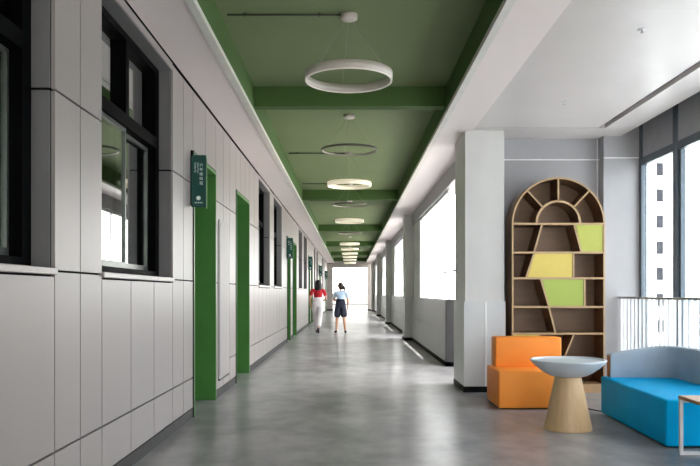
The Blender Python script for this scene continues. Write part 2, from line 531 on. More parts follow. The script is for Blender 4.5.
# ------------------------------------------------------------------ lounge shell
mb = MB()
mb.box(1.475, 2.95, YB, 8.78, ZS + 0.006, ZS + 0.05, 0)
mb.box(3.03, 3.39, YB, 8.78, ZS + 0.002, ZS + 0.05, 0)
mb.box(1.475, 3.39, 8.80, 9.42, ZS + 0.004, ZS + 0.05, 0)
mb.box(1.475, 3.39, YB, 9.42, ZS + 0.05, ZS + 0.12, 1)
mb.box(3.36, 3.39, YB, 9.42, ZS + 0.05, 3.55, 1)
structure(mb.build('ceiling_lounge', ['lounge_ceiling', 'groove']))
structure(box(-1.9, 5.0, YB - 0.2, 9.42, 3.60, 3.85).build('shade_roof', 'white_exterior'))  # unseen wide eave, added to keep the sun out of the lounge
mb = MB()
mb.box(1.85, 3.66, 9.42, 9.62, 0, 3.6, 0)
mb.box(1.85, 3.17, 9.412, 9.42, 2.883, 2.895, 1)
mb.box(3.140, 3.152, 9.412, 9.42, 0, ZS, 1)
structure(mb.build('wall_lounge_back', ['grey_wall', 'strip']))
mb = MB()
mb.box(3.17, 3.66, 9.25, 9.42, 0, 3.6, 0); mb.box(3.17, 3.61, 9.243, 9.25, 2.877, 2.889, 1)
structure(mb.build('pillar', ['pilaster', 'strip']))
mb = MB()
mb.box(-1.53, 0.4, YB - 0.2, YB, 0, 3.6); mb.box(3.6, 3.95, YB - 0.2, YB, 0, 3.6); mb.box(0.4, 3.6, YB - 0.2, YB, 0, 0.1); mb.box(0.4, 3.6, YB - 0.2, YB, 3.12, 3.6)
structure(mb.build('wall_rear', 'white_wall'))
wr_ = structure(empty('window_20', (2.55, YB - 0.1, 0.1)))  # unseen rear glazing, sized and placed to brighten faces turned to the camera
mb = MB()
for xx in (0.43, 1.45, 2.5, 3.57): mb.box(xx - 0.03, xx + 0.03, YB - 0.15, YB - 0.05, 0.1, 3.12)
for zz in (0.13, 3.09): mb.box(0.46, 3.54, YB - 0.15, YB - 0.05, zz - 0.03, zz + 0.03)
mb.build('window_frame', 'blue_frame', wr_)
for xa, xb in ((0.46, 1.42), (1.48, 2.47), (2.53, 3.54)): box(xa, xb, YB - 0.103, YB - 0.097, 0.16, 3.06).build('pane', 'clear_glass', wr_)

# lounge window wall
YL, XG = 3.7, 3.62                                   # the glazing ends here; an unseen wall added to cut the light follows
mull = [9.215, 8.24, 6.7, 5.2, YL + 0.05]
mb = MB()
for k, ym in enumerate(mull):
    hw = 0.05 if k else 0.035
    mb.box(XG - 0.005, XG + 0.065, ym - hw, ym + hw, 0, 3.55)
    if k:
        mb.box(XG + 0.02, XG + 0.07, ym - hw - 0.05, ym - hw, 0.08, 2.78, 0)
mb.box(XG, XG + 0.06, YL, 9.25, 0, 0.08); mb.box(XG, XG + 0.06, YL, 9.25, 2.78, 2.85); mb.box(XG, XG + 0.06, YL, 9.25, 3.48, 3.6)
structure(box(XG - 0.02, 3.95, YB, YL, 0, 3.6).build('wall_lounge_shade', 'white_wall'))  # unseen wall in place of glazing, to dim the near corridor wall
wl = structure(empty('window_11', (3.78, 2.6, 0)))
mb.build('window_frame', 'blue_frame', wl)
for a, b in zip(mull[1:], mull[:-1]):
    box(XG + 0.032, XG + 0.038, a + 0.05, b - 0.05, 0.08, 2.78).build('pane', 'tinted_glass', wl)
    box(XG + 0.032, XG + 0.038, a + 0.05, b - 0.05, 2.85, 3.48).build('pane', 'tinted_glass', wl)
BL = ['grey roller blind half lowered in the narrow window bay next to the white pilaster',
      'grey roller blind half lowered in the wide window bay beyond the first mullion']
for k in range(4):
    a, b = mull[k + 1] + 0.052, mull[k] - (0.052 if k else 0.037)
    if k > 1: break
    xb = XG + 0.014
    t = thing('roller_blind', BL[k], 'blind', (xb, (a + b) / 2, 3.46), 'roller blinds on the lounge windows')
    m2 = MB(); m2.box(xb - 0.002, xb + 0.002, a, b, 2.875, 3.46); m2.build('blind_fabric', 'blind', t)
    m2 = MB(); m2.tube([(xb, a, 3.465), (xb, b, 3.465)], 0.012, 12); m2.build('roller_tube', 'rail_grey', t)
    m2 = box(xb - 0.008, xb + 0.008, a, b, 2.852, 2.876); m2.build('bottom_bar', 'blue_frame', t)

# ------------------------------------------------------------------ pillars and parapets beside the corridor
PY = [8.9, 18.5, 28.1, 37.7, 47.3]
for k, yp in enumerate(PY):
    p = structure(empty('pillar', (1.6, yp + 0.44, 0)))
    mb = MB(); mb.box(1.385, 1.635, yp, yp + 0.85, 0.05, 3.6); mb.box(1.635, 1.86, yp + 0.025, yp + 0.85, 0.05, 3.6); mb.build('shaft', 'pillar', p)
    mb = MB()
    mb.box(1.37, 1.626, yp - 0.012, yp + 0.86, 0.055, 1.09, 0); mb.box(1.636, 1.872, yp + 0.005, yp + 0.86, 0.055, 1.09, 0)
    mb.box(1.622, 1.64, yp - 0.016, yp + 0.1, 0.055, 1.09, 1)
    mb.build('cladding', ['cladding', 'strip'], p)
    box(1.366, 1.874, yp - 0.0165, yp + 0.865, 0, 0.072).build('base', 'black_base', p)
    if k:
        mb = MB()
        for z0, z1 in ((-0.3, 0.6), (0.6, 1.3), (1.3, 2.0), (2.0, 2.55), (2.55, 3.58)): mb.box(1.872, 1.99, yp + 0.05, yp + 0.8, z0 + 0.006, z1 - 0.006)
        mb.build('outer_cladding', 'panel', p)
BAYS = [(12.0, PY[1])] + [(PY[i] + 2.6, PY[i + 1]) for i in range(1, 4)]
for i, (a, b) in enumerate(BAYS):
    mb = MB()
    mb.box(1.575, 1.64, a + 0.004, b, 0.05, 1.06, 1)
    n = round((b - a) / 0.95)
    for q in range(n):
        ya, yb_ = a + (b - a) * q / n, a + (b - a) * (q + 1) / n
        for z0, z1 in ((0.055, 0.57), (0.57, 1.075)):
            mb.box(1.555, 1.576, ya + 0.002, yb_ - 0.002, z0 + 0.002, z1 - 0.002, 0)
    mb.box(1.55, 1.65, a, b, 1.06, 1.09, 0)
    mb.box(1.552, 1.64, a - 0.008, b, 0, 0.075, 2)
    mb.box(1.555, 1.90, a - 0.004, a + 0.10, 0.075, 1.085, 3); mb.box(1.552, 1.90, a - 0.008, a + 0.10, 0, 0.075, 2)
    structure(mb.build('wall_right', ['cladding', 'reveal', 'black_base', 'baseboard']))
for i in range(4):                                   # lintels over the openings, and the windows in them
    a, b = PY[i] + 0.86, PY[i + 1]
    structure(box(1.55, 1.80, a, b, 2.88, 3.6).build('lintel', 'grey_wall'))
    w = structure(empty('window_%d' % (12 + i), (1.615, BAYS[i][0], 1.09)))
    structure(box(1.595, 1.66, b - 1.65, b, 1.09, 2.88).build('wall_right_sun_infill', 'white_wall'))  # solid infill added to block the sun streak on the next pillar
    f = MB(); ya, yb_ = BAYS[i][0], b - 1.65
    ms = [ya + 0.03, ya + 1.6, ya + 3.2, yb_ - 0.03]
    ms = [v for v in ms if v < yb_]
    for ym in ms: f.box(1.595, 1.635, ym - 0.022, ym + 0.022, 1.09, 2.88)
    f.box(1.595, 1.635, ya + 0.06, yb_ - 0.06, 2.83, 2.88)
    f.build('window_frame', 'white_metal', w)
    for u, v in zip(ms, ms[1:]): box(1.612, 1.618, u + 0.03, v - 0.03, 1.09, 2.83).build('pane', 'clear_glass', w)

# guard rails outside the parapet windows
GL = ['dark edged glass guard rail above the parapet just behind the first white pillar',
      'dark edged glass guard rail above the parapet behind the second white pillar',
      'dark edged glass guard rail above the parapet behind the third white pillar']
for i in range(3):
    a, b = BAYS[i]
    b2 = b - 2.1
    t = thing('guard_rail', GL[i], 'railing', (1.90, (a + b2) / 2, 1.06), 'glass guard rails outside the corridor parapet')
    m2 = MB(); m2.tube([(1.90, a + 0.1, 1.60), (1.90, b2, 1.60)], 0.018, 10); m2.build('handrail', 'lamp_dark', t)
    for yy in (a + 0.12, (a + b2) / 2, b2 - 0.02):
        m2 = MB(); m2.box(1.885, 1.915, yy - 0.02, yy + 0.02, -0.25, 1.59); m2.build('post', 'lamp_dark', t)
    box(1.897, 1.903, a + 0.16, b2 - 0.06, 1.12, 1.55).build('glass_panel', 'clear_glass', t)
structure(box(1.645, 2.28, 9.75, YE, -0.30, -0.02).build('slab', 'white_exterior'))

# ------------------------------------------------------------------ far end
mb = MB()
def endpanels(x0, x1, zs):
    for z0, z1 in zs: mb.box(x0 + 0.006, x1 - 0.006, YE - 0.02, YE, z0 + 0.008, z1 - 0.008, 0)
mb.box(-1.9, -1.14, YE, YE + 0.35, 0, 3.6, 1); mb.box(1.16, 2.28, YE, YE + 0.35, 0, 3.6, 1); mb.box(-1.14, 1.16, YE, YE + 0.35, 2.87, 3.6, 1)
endpanels(-1.5, -1.13, ((0.09, 1.31), (1.31, 2.235), (2.235, 3.1))); endpanels(1.15, 1.85, ((0.09, 1.31), (1.31, 2.235), (2.235, 3.1)))
endpanels(-1.13, 1.15, ((2.87, 3.3),))
mb.box(-1.5, -1.13, YE - 0.022, YE, 0, 0.09, 2); mb.box(1.15, 1.85, YE - 0.022, YE, 0, 0.09, 2)
structure(mb.build('wall_back', ['end_wall', 'reveal', 'black_base']))
mb = MB(); mb.box(-4.5, 4.5, 73.5, 73.7, 0.06, 1.08, 0); mb.box(-4.5, 4.5, 73.45, 73.75, 1.08, 1.14, 0); mb.box(-4.5, 4.5, 73.49, 73.52, 0, 0.06, 1)
structure(box(-4.5, 4.5, YE + 0.36, 75, 3.62, 3.85).build('shade_roof', 'white_exterior'))  # unseen cover added to shade the terrace parapet
for xa in (-4.6,): structure(box(xa, xa + 0.2, YE + 0.35, 74, 0, 3.62).build('wall_terrace_shade', 'white_exterior'))  # unseen wall added to hold side sky light off the terrace
structure(mb.build('wall_terrace', ['white_exterior', 'baseboard']))

# ------------------------------------------------------------------ tower block outside
t = thing('tower_block', 'pale high-rise block with a column of dark windows outside the lounge glass', 'building', (33.6, 91, -4.2))
mb = MB(); mb.box(29.5, 37.6, 85, 97, -4.2, 48); mb.build('facade', 'white_exterior', t)
for k in range(15):
    z = 1.2 + (292.5 - 274) * 85 / 740 - 6 + k * 3.0
    wn = MB(); wn.box(35.2, 35.95, 84.93, 85.0, z - 0.7, z + 0.75); wo = wn.build('window', 'dark_window', t)
for k in range(5):
    z = 1.2 + (292.5 - 274) * 85 / 740 + k * 3.0
    wn = MB(); wn.box(31.2, 31.95, 84.93, 85.0, z - 0.7, z + 0.75); wo = wn.build('window', 'dark_window', t)
mb = MB(); mb.box(29.3, 37.8, 84.8, 97.2, 48, 48.8); mb.build('parapet', 'white_exterior', t)

# ------------------------------------------------------------------ pendant ring lamps
def ring_proto(kind, lit):
    root = empty('ring_pendant_lamp', (0, 0, 0))
    zb = -0.545 if kind == 'thick' else -0.46
    if kind == 'thick':
        m2 = MB(); m2.annulus((0, 0, 0), 0.338, 0.355, zb + 0.008, zb + 0.072); m2.build('ring_body', lit, root, local=True)
        m2 = MB(); m2.annulus((0, 0, 0), 0.340, 0.353, zb, zb + 0.008); m2.build('diffuser', 'lamp_lit' if lit == 'lamp_lit' else 'lamp_dim', root, local=True)
    else:
        m2 = MB(); m2.annulus((0, 0, 0), 0.344, 0.355, zb, zb + 0.028); m2.build('ring_body', 'lamp_dark', root, local=True)
        m2 = MB(); m2.annulus((0, 0, 0), 0.338, 0.344, zb + 0.004, zb + 0.022); m2.build('diffuser', 'lamp_white', root, local=True)
    m2 = MB(); m2.lathe([(0, -0.045), (0.06, -0.045), (0.07, -0.038), (0.07, 0.0), (0, 0)], n=28); m2.build('canopy', 'lamp_white', root, local=True)
    for q in range(3):
        an = R(100 + 120 * q)
        m2 = MB(); m2.tube([(0.02 * math.cos(an), 0.02 * math.sin(an), -0.04), (0.346 * math.cos(an), 0.346 * math.sin(an), zb + 0.02)], 0.0014, 5)
        m2.build('suspension_wire', 'wire', root, local=True)
    return root
thick = ring_proto('thick', 'lamp_white'); thin = ring_proto('thin', None); lit = ring_proto('thick', 'lamp_lit')
RINGS = [(6.0, 'thick', 'large unlit white ring pendant hanging before the first green beam'),
         (9.4, 'thin', 'thin dark ring pendant hanging just behind the first green beam'),
         (11.95, 'lit', 'glowing thick ring pendant following the thin dark ring behind the first beam'),
         (15.3, 'thin', 'thin dark ring pendant just in front of the second green beam'),
         (18.1, 'lit', 'glowing ring pendant just behind the second green beam'),
         (22.6, 'thin', 'thin pale ring pendant just in front of the third green beam'),
         (26.6, 'lit', 'glowing ring pendant, first of the far cluster behind the third beam'),
         (29.8, 'lit', 'glowing ring pendant, second of the far cluster behind the third beam'),
         (33.2, 'lit', 'glowing ring pendant, third of the far cluster, behind the fourth beam'),
         (36.4, 'lit', 'glowing ring pendant, fourth of the far cluster along the corridor'),
         (39.5, 'lit', 'glowing ring pendant, fifth of the far cluster along the corridor'),
         (43.5, 'lit', 'glowing ring pendant, last one before the end opening')]
used = set()
for yy, k, lab in RINGS:
    pr = {'thick': thick, 'thin': thin, 'lit': lit}[k]
    o = pr if k not in used else copy_tree(pr)
    used.add(k)
    o.location = (-0.01, yy, ZC)
    tag(o, lab, 'lamp', 'ring pendant lamps along the corridor')
CL = [(5.98, 'thin dark conduit running across the ceiling to the lamp before the first beam'),
      (11.93, 'thin dark conduit running to the second lamp behind the first beam'),
      (15.28, 'thin dark conduit running to the lamp right in front of the second beam'),
      (18.08, 'thin dark conduit running to the lamp right behind the second beam')]
for yy, lab in CL:
    m2 = MB(); m2.tube([(-0.99, yy, ZC - 0.012), (-0.05, yy, ZC - 0.012)], 0.008, 8)
    for xx in (-0.85, -0.25): m2.box(xx - 0.010, xx + 0.010, yy - 0.012, yy + 0.012, ZC - 0.022, ZC)
    tag(m2.build('ceiling_conduit', 'conduit'), lab, 'conduit', 'conduits on the green ceiling')

# sprinklers on the lounge ceiling
for xx, yy, lab in ((2.17, 5.5, 'small ceiling sprinkler nearer the ceiling groove over the sofa'), (2.19, 7.6, 'small ceiling sprinkler in front of the arched bookcase')):
    t = thing('sprinkler', lab, 'sprinkler', (xx, yy, ZS + 0.006), 'sprinklers in the lounge ceiling')
    m2 = MB(); m2.lathe([(0, -0.005), (0.024, -0.005), (0.030, 0), (0, 0)], (xx, yy, ZS + 0.006), 24); m2.build('escutcheon', 'white_metal', t)
    m2 = MB(); m2.lathe([(0, -0.026), (0.012, -0.026), (0.012, -0.024), (0.005, -0.020), (0.005, -0.005), (0, -0.005)], (xx, yy, ZS + 0.006), 16); m2.build('nozzle', 'chrome', t)

# ------------------------------------------------------------------ signs at the doors, notice board
def text_mesh(body, size, mb, org, ux, uy, line=1.0, align='CENTER'):
    """text laid on the plane org + ux*x + uy*y and added to mb"""
    cu = bpy.data.curves.new('lettering', 'FONT')
    cu.body = body; cu.size = size; cu.align_x = align; cu.space_line = line; cu.extrude = 0.0008
    o = bpy.data.objects.new('lettering', cu)
    COL.objects.link(o)
    dg = bpy.context.evaluated_depsgraph_get(); dg.update()
    me = bpy.data.meshes.new_from_object(o.evaluated_get(dg))
    ux, uy = Vector(ux), Vector(uy); uz = ux.cross(uy)
    mtx = Matrix((ux.to_4d(), uy.to_4d(), uz.to_4d())).to_3x3().transposed().to_4x4()
    me.transform(Matrix.Translation(org) @ mtx)
    mb.bm.from_mesh(me)
    bpy.data.objects.remove(o); bpy.data.curves.remove(cu); bpy.data.meshes.remove(me)

def door_sign(yd, label, chars):
    x0, x1, z0, z1 = -1.495, -1.355, 2.005, 2.495
    yf = yd - 0.12
    t = thing('door_sign', label, 'sign', (XW, yf, z0), 'green signs at the classroom doors')
    mb = box(x0, x1, yf, yf + 0.022, z0, z1); mb.bevel(0.003, 1); pn = mb.build('sign_panel', 'sign', t)
    mb = box(x1 - 0.004, x1 + 0.004, yf + 0.002, yf + 0.026, z0 - 0.012, z1 - 0.03); mb.build('edge_strip', 'green_door', t)
    mb = MB(); mb.box(-1.505, -1.487, yf + 0.022, yf + 0.05, z0 + 0.02, z1 + 0.05); mb.build('wall_bracket', 'black_frame', t)
    mb = MB()
    xc = x0 + 0.094
    for q, ch in enumerate(chars):
        text_mesh(ch, 0.034, mb, (xc, yf - 0.0005, z1 - 0.105 - q * 0.043), (1, 0, 0), (0, 0, 1))
    text_mesh('Class Four', 0.024, mb, (x0 + 0.056, yf - 0.0005, z1 - 0.07), (0, 0, -1), (1, 0, 0), align='LEFT')
    text_mesh('Grade Six', 0.024, mb, (x0 + 0.030, yf - 0.0005, z1 - 0.07), (0, 0, -1), (1, 0, 0), align='LEFT')
    mb.build('lettering', 'sign_white', pn)
    mb = MB()
    cx, cz = x0 + 0.068, z0 + 0.085
    for q in range(6):
        an = R(60 * q + 30)
        mb.prism_xz([(cx + 0.011 * math.cos(an) + 0.010 * math.cos(R(30 * j)), cz + 0.011 * math.sin(an) + 0.010 * math.sin(R(30 * j))) for j in range(12)], yf - 0.0012 - 0.0001 * q, yf, 0)
    for q in range(5):
        mb.box(cx - 0.036 + q * 0.016, cx - 0.026 + q * 0.016, yf - 0.001, yf, z0 + 0.036, z0 + 0.046)
    mb.build('emblem', 'sign_white', pn)
SIGNS = [(0, 'dark green hanging sign with white lettering beside the first green doorway'),
         (2, 'dark green hanging sign above the third green doorway along the wall'),
         (4, 'dark green hanging sign at the doorway just past the second pair of windows'),
         (6, 'dark green hanging sign at the doorway ahead of the woman in red'),
         (8, 'dark green hanging sign at the last doorway before the end wall')]
for k, lab in SIGNS: door_sign(DOORS[k][0], lab, ['六', '年', '级', '四', '班'])

t = thing('notice_board', 'tall glossy white board fixed between the first two green doorways', 'board', (XW, 8.78, 0.2))
y0, y1, z0, z1, rc = 8.42, 9.14, 0.21, 2.04, 0.09
prof = []
for cy, cz, a0 in ((y1 - rc, z1 - rc, 0), (y0 + rc, z1 - rc, 90), (y0 + 0.02, z0 + 0.02, 180), (y1 - 0.02, z0 + 0.02, 270)):
    rr = rc if a0 < 180 else 0.02
    for q in range(7):
        an = R(a0 + 15 * q); prof.append((cy + rr * math.cos(an), cz + rr * math.sin(an)))
def plate(x0, x1, sc):
    mb = MB(); n = len(prof); cy, cz = (y0 + y1) / 2, (z0 + z1) / 2
    P = [(cy + (a - cy) * sc[0], cz + (b - cz) * sc[1]) for a, b in prof]
    mb.faces([(x0, a, b) for a, b in P] + [(x1, a, b) for a, b in P], [tuple(range(n))[::-1], tuple(range(n, 2 * n))] + [(i, (i + 1) % n, (i + 1) % n + n, i + n) for i in range(n)])
    bmesh.ops.recalc_face_normals(mb.bm, faces=mb.bm.faces[:])
    return mb
plate(XW, XW + 0.014, (1, 1)).build('backing', 'board', t)
plate(XW + 0.014, XW + 0.02, (0.9, 0.96)).build('face_sheet', 'board', t)
box(XW, XW + 0.022, y0 + 0.03, y1 - 0.03, z0 - 0.018, z0).build('bottom_rail', 'board_edge', t)

# ------------------------------------------------------------------ arched bookcase
BX0, BX1, BY0, BY1 = 1.937, 3.05, 8.85, 9.20
BC, BR, T = (BX0 + BX1) / 2, (BX1 - BX0) / 2, 0.020
ZA = 2.022
def fx(px): return (px - 350) * BY0 / 740
def fz(py): return 1.2 + (292.5 - py) * BY0 / 740
bk = thing('bookcase', 'tall arched wooden bookcase with slanted dividers behind the orange armchair', 'bookcase', (BC, (BY0 + BY1) / 2, 0))
mb = MB()                                             # case: two sides and the arch over them
pts_o = [(BX0, 0.0)] + [(BC + BR * math.cos(R(180 - 4.5 * q)), ZA + BR * math.sin(R(180 - 4.5 * q))) for q in range(41)] + [(BX1, 0.0)]
ri = BR - T
pts_i = [(BX0 + T, 0.0)] + [(BC + ri * math.cos(R(180 - 4.5 * q)), ZA + ri * math.sin(R(180 - 4.5 * q))) for q in range(41)] + [(BX1 - T, 0.0)]
for k in range(len(pts_o) - 1):
    a, b, c, d = pts_o[k], pts_o[k + 1], pts_i[k + 1], pts_i[k]
    vs = [(p[0], y, p[1]) for y in (BY0, BY1) for p in (a, b, c, d)]
    fs = [((0, 1, 2, 3), 1), ((7, 6, 5, 4), 0), ((0, 4, 5, 1), 0), ((2, 6, 7, 3), 2)]
    bv = [mb.bm.verts.new(v) for v in vs]
    for idx, mi in fs: mb.bm.faces.new([bv[i] for i in idx]).material_index = mi
bmesh.ops.remove_doubles(mb.bm, verts=mb.bm.verts[:], dist=1e-5)
bmesh.ops.recalc_face_normals(mb.bm, faces=mb.bm.faces[:])
mb.build('case', ['case_wood', 'edge_wood', 'brown_wood'], bk, smooth_angle=30)
mb = MB(); mb.prism_xz([(p[0], p[1]) for p in pts_i], BY1 - 0.015, BY1 - 0.003); mb.build('back_panel', 'brown_wood', bk)
def strip(p, q, name='divider', th=0.022, yb=BY1 - 0.016):
    """a board between two points of the front plane"""
    a, b = Vector((p[0], 0, p[1])), Vector((q[0], 0, q[1]))
    d = (b - a).normalized(); nrm = Vector((-d.z, 0, d.x)) * th / 2
    mb = MB()
    mb.prism_xz([((a + nrm).x, (a + nrm).z), ((b + nrm).x, (b + nrm).z), ((b - nrm).x, (b - nrm).z), ((a - nrm).x, (a - nrm).z)], BY0 + 0.002, yb, 0)
    mb.front_edges(1)
    return mb.build(name, ['brown_wood', 'edge_wood'], bk)
ZB, ZCC, ZD, ZE, ZF = fz(252.5), fz(278.3), fz(307), fz(333.7), 0.395
for z in (ZA, ZB, ZCC, ZD, ZE, ZF): strip((BX0 + T, z), (BX1 - T, z), 'shelf', 0.024)
mb = MB(); mb.box(BX0 + T, BX1 - T, BY0 + 0.002, BY1 - 0.016, 0, 0.105); mb.build('plinth', 'pale_wood', bk)
mb = MB(); r0, r1 = 0.245, 0.272                      # inner arch
for q in range(24):
    a0, a1 = R(180 - 7.5 * q), R(180 - 7.5 * (q + 1))
    P = [(BC + r1 * math.cos(a0), ZA + 0.012 + r1 * math.sin(a0)), (BC + r1 * math.cos(a1), ZA + 0.012 + r1 * math.sin(a1)), (BC + r0 * math.cos(a1), ZA + 0.012 + r0 * math.sin(a1)), (BC + r0 * math.cos(a0), ZA + 0.012 + r0 * math.sin(a0))]
    vs = [(p[0], y, p[1]) for y in (BY0 + 0.002, BY1 - 0.016) for p in P]
    bv = [mb.bm.verts.new(v) for v in vs]
    for idx, mi in (((0, 1, 2, 3), 1), ((7, 6, 5, 4), 0), ((0, 4, 5, 1), 0), ((2, 6, 7, 3), 0)): mb.bm.faces.new([bv[i] for i in idx]).material_index = mi
bmesh.ops.remove_doubles(mb.bm, verts=mb.bm.verts[:], dist=1e-5)
bmesh.ops.recalc_face_normals(mb.bm, faces=mb.bm.faces[:])
mb.build('inner_arch', ['brown_wood', 'edge_wood'], bk, smooth_angle=30)
for an in (47, 90, 133):
    c, s = math.cos(R(an)), math.sin(R(an))
    strip((BC + r1 * c, ZA + r1 * s), (BC + ri * c, ZA + ri * s), 'spoke', 0.02)
h = 0.012
strip((fx(542.1), ZA - h), (fx(534.4), ZB + h)); strip((fx(534.2), ZB - h), (fx(526.4), ZCC + h))
strip((fx(574.4), ZA - h), (fx(581.4), ZB + h))
strip((fx(573.6), ZB - h), (fx(573.6), ZCC + h))
strip((fx(541.0), ZCC - h), (fx(548.8), ZD + h)); strip((fx(584.8), ZCC - h), (fx(584.8), ZD + h))
strip((fx(549.2), ZD - h), (fx(555.6), ZE + h))
strip((fx(540), ZE - h), (fx(540), ZF + h)); strip((fx(574), ZE - h), (fx(564), ZF + h))
strip((fx(558), ZF - h), (fx(558), 0.105))
def door_panel(P, m, lab):
    mb = MB(); mb.prism_xz(P, BY0 + 0.010, BY0 + 0.028); o = mb.build('door_panel', m, bk); o['label'] = lab
e = 0.013
door_panel([(fx(575.2) + e, ZA - e), (BX1 - T - 0.001, ZA - e), (BX1 - T - 0.001, ZB + e), (fx(581.0) + e, ZB + e)], 'olive', 'yellow-green panel')
door_panel([(fx(533.8) + e, ZB - e), (fx(573.6) - e, ZB - e), (fx(573.6) - e, ZCC + e), (fx(526.8) + e, ZCC + e)], 'yellow', 'yellow panel')
door_panel([(fx(541.4) + e, ZCC - e), (fx(584.8) - e, ZCC - e), (fx(584.8) - e, ZD + e), (fx(548.4) + e, ZD + e)], 'lime', 'lime green panel')
door_panel([(BX0 + T + 0.001, ZE - e), (fx(540) - e, ZE - e), (fx(540) - e, ZF + e), (BX0 + T + 0.001, ZF + e)], 'yellow', 'yellow panel')

# ------------------------------------------------------------------ orange armless chair
t = thing('lounge_chair', 'low orange armless upholstered chair in front of the arched bookcase', 'chair', (1.88, 7.95, 0))
mb = box(1.525, 2.235, 7.58, 8.25, 0.01, 0.395); mb.bevel(0.02, 4); mb.build('seat', 'orange', t, smooth_angle=40)
mb = box(1.575, 2.295, 8.02, 8.26, 0.385, 0.716); mb.bevel(0.02, 4); mb.build('backrest', 'orange', t, smooth_angle=40)
box(1.545, 2.215, 7.60, 8.23, 0, 0.012).build('base', 'black_base', t)
mb = MB(); mb.box(1.5235, 2.2365, 8.003, 8.009, 0.06, 0.37); mb.build('seam', 'orange', t)

# ------------------------------------------------------------------ round pedestal table
t = thing('pedestal_table', 'round grey-blue dish table on a conical pale wood base beside the orange chair', 'table', (1.915, 6.50, 0))
mb = MB(); mb.lathe([(0, 0), (0.201, 0), (0.205, 0.004), (0.205, 0.012), (0.112, 0.464), (0, 0.464)], (1.915, 6.50, 0), 56); mb.build('base', 'pale_wood', t, smooth_angle=40)
mb = MB(); mb.lathe([(0, 0.452), (0.118, 0.452), (0.16, 0.462), (0.215, 0.492), (0.27, 0.532), (0.31, 0.572), (0.325, 0.590), (0.327, 0.598), (0.322, 0.602), (0.308, 0.602), (0.295, 0.588), (0, 0.586)], (1.915, 6.50, 0.012), 64)
mb.build('top', 'table_top', t, smooth_angle=40)

# ------------------------------------------------------------------ blue corner sofa
t = thing('corner_sofa', 'blue corner sofa with a curved grey-blue back before the railing', 'sofa', (2.9, 6.55, 0))
def rounded(poly, z0, z1, w, seg=4):
    mb = MB(); mb.prism_xy(poly, z0, z1); mb.bevel(w, seg); return mb
rounded([(2.43, 5.69), (3.30, 5.69), (3.30, 7.32), (2.48, 7.32)], 0.012, 0.375, 0.02).build('seat', 'blue', t, smooth_angle=40)
box(2.52, 3.26, 5.73, 7.28, 0, 0.014).build('base', 'black_base', t)
def arcp(cx, cy, r, a0, a1, n=10): return [(cx + r * math.cos(R(a0 + (a1 - a0) * k / n)), cy + r * math.sin(R(a0 + (a1 - a0) * k / n))) for k in range(n + 1)]
outer = [(2.53, 7.29)] + arcp(3.00, 7.03, 0.26, 90, 0) + [(3.26, 6.46)]
inner = [(3.13, 6.46)] + arcp(2.96, 7.02, 0.16, 0, 90, 8) + [(2.53, 7.18)]
mb = MB(); mb.prism_xy(outer + inner, 0.365, 0.655)
bmesh.ops.bevel(mb.bm, geom=[e2 for e2 in mb.bm.edges if abs(e2.verts[0].co.z - e2.verts[1].co.z) < 1e-4], offset=0.02, segments=3, affect='EDGES', profile=0.5)
for v in mb.bm.verts:
    if v.co.z > 0.5: v.co.z += -0.05 + 0.075 * min(1, max(0, (v.co.x - 2.53) / 0.5))
bk2 = mb.build('backrest', 'grey_blue', t, smooth_angle=40)
mb = MB(); mb.box(2.526, 2.532, 7.195, 7.275, 0.38, 0.585); mb.build('end_panel', 'brown_wood', t)

t = thing('seat_cushion', 'deep blue square cushion standing on the sofa next to the back end', 'cushion', (3.18, 6.28, 0.375))
mb = MB()
N = 10
cx, cyy, hz = 3.12, 6.28, 0.10
grid = {}
for sgn in (1, -1):
    for i in range(N + 1):
        for j in range(N + 1):
            u, v = i / N * 2 - 1, j / N * 2 - 1
            th = 0.055 * (1 - u ** 4) * (1 - v ** 4) + 0.006
            if (abs(u) == 1 or abs(v) == 1) and sgn < 0: continue
            grid[(sgn, i, j)] = mb.bm.verts.new((cx + u * 0.13, cyy + sgn * th, 0.375 + hz + 0.01 + v * hz))
def gv(s, i, j): return grid.get((s, i, j)) or grid[(1, i, j)]
for s in (1, -1):
    for i in range(N):
        for j in range(N):
            q = [gv(s, i, j), gv(s, i + 1, j), gv(s, i + 1, j + 1), gv(s, i, j + 1)]
            f = mb.bm.faces.new(q if s < 0 else q[::-1]); f.smooth = True
cs = mb.build('cushion_body', 'deep_blue', t)
mb = MB(); mb.tube([(cx - 0.13, cyy, 0.387), (cx - 0.13, cyy, 0.585), (cx + 0.13, cyy, 0.585), (cx + 0.13, cyy, 0.387), (cx - 0.13, cyy, 0.387)], 0.006, 6); mb.build('piping', 'deep_blue', t)

# ------------------------------------------------------------------ low wooden table with a white frame, cut by the picture edge
t = thing('side_table', 'low wooden side table with a white square metal frame before the blue sofa', 'table', (2.8, 5.15, 0))
mb = box(2.435, 3.2, 4.82, 5.49, 0.412, 0.438); mb.bevel(0.002, 1); mb.build('top', 'table_wood', t)
for ya in (4.83, 5.462):
    for xa in (2.437, 3.174):
        box(xa, xa + 0.024, ya, ya + 0.024, 0.024, 0.411).build('leg', 'white_metal', t)
    box(2.437, 3.198, ya, ya + 0.024, 0, 0.024).build('floor_bar', 'white_metal', t)
    box(2.461, 3.174, ya, ya + 0.024, 0.387, 0.411).build('top_bar', 'white_metal', t)

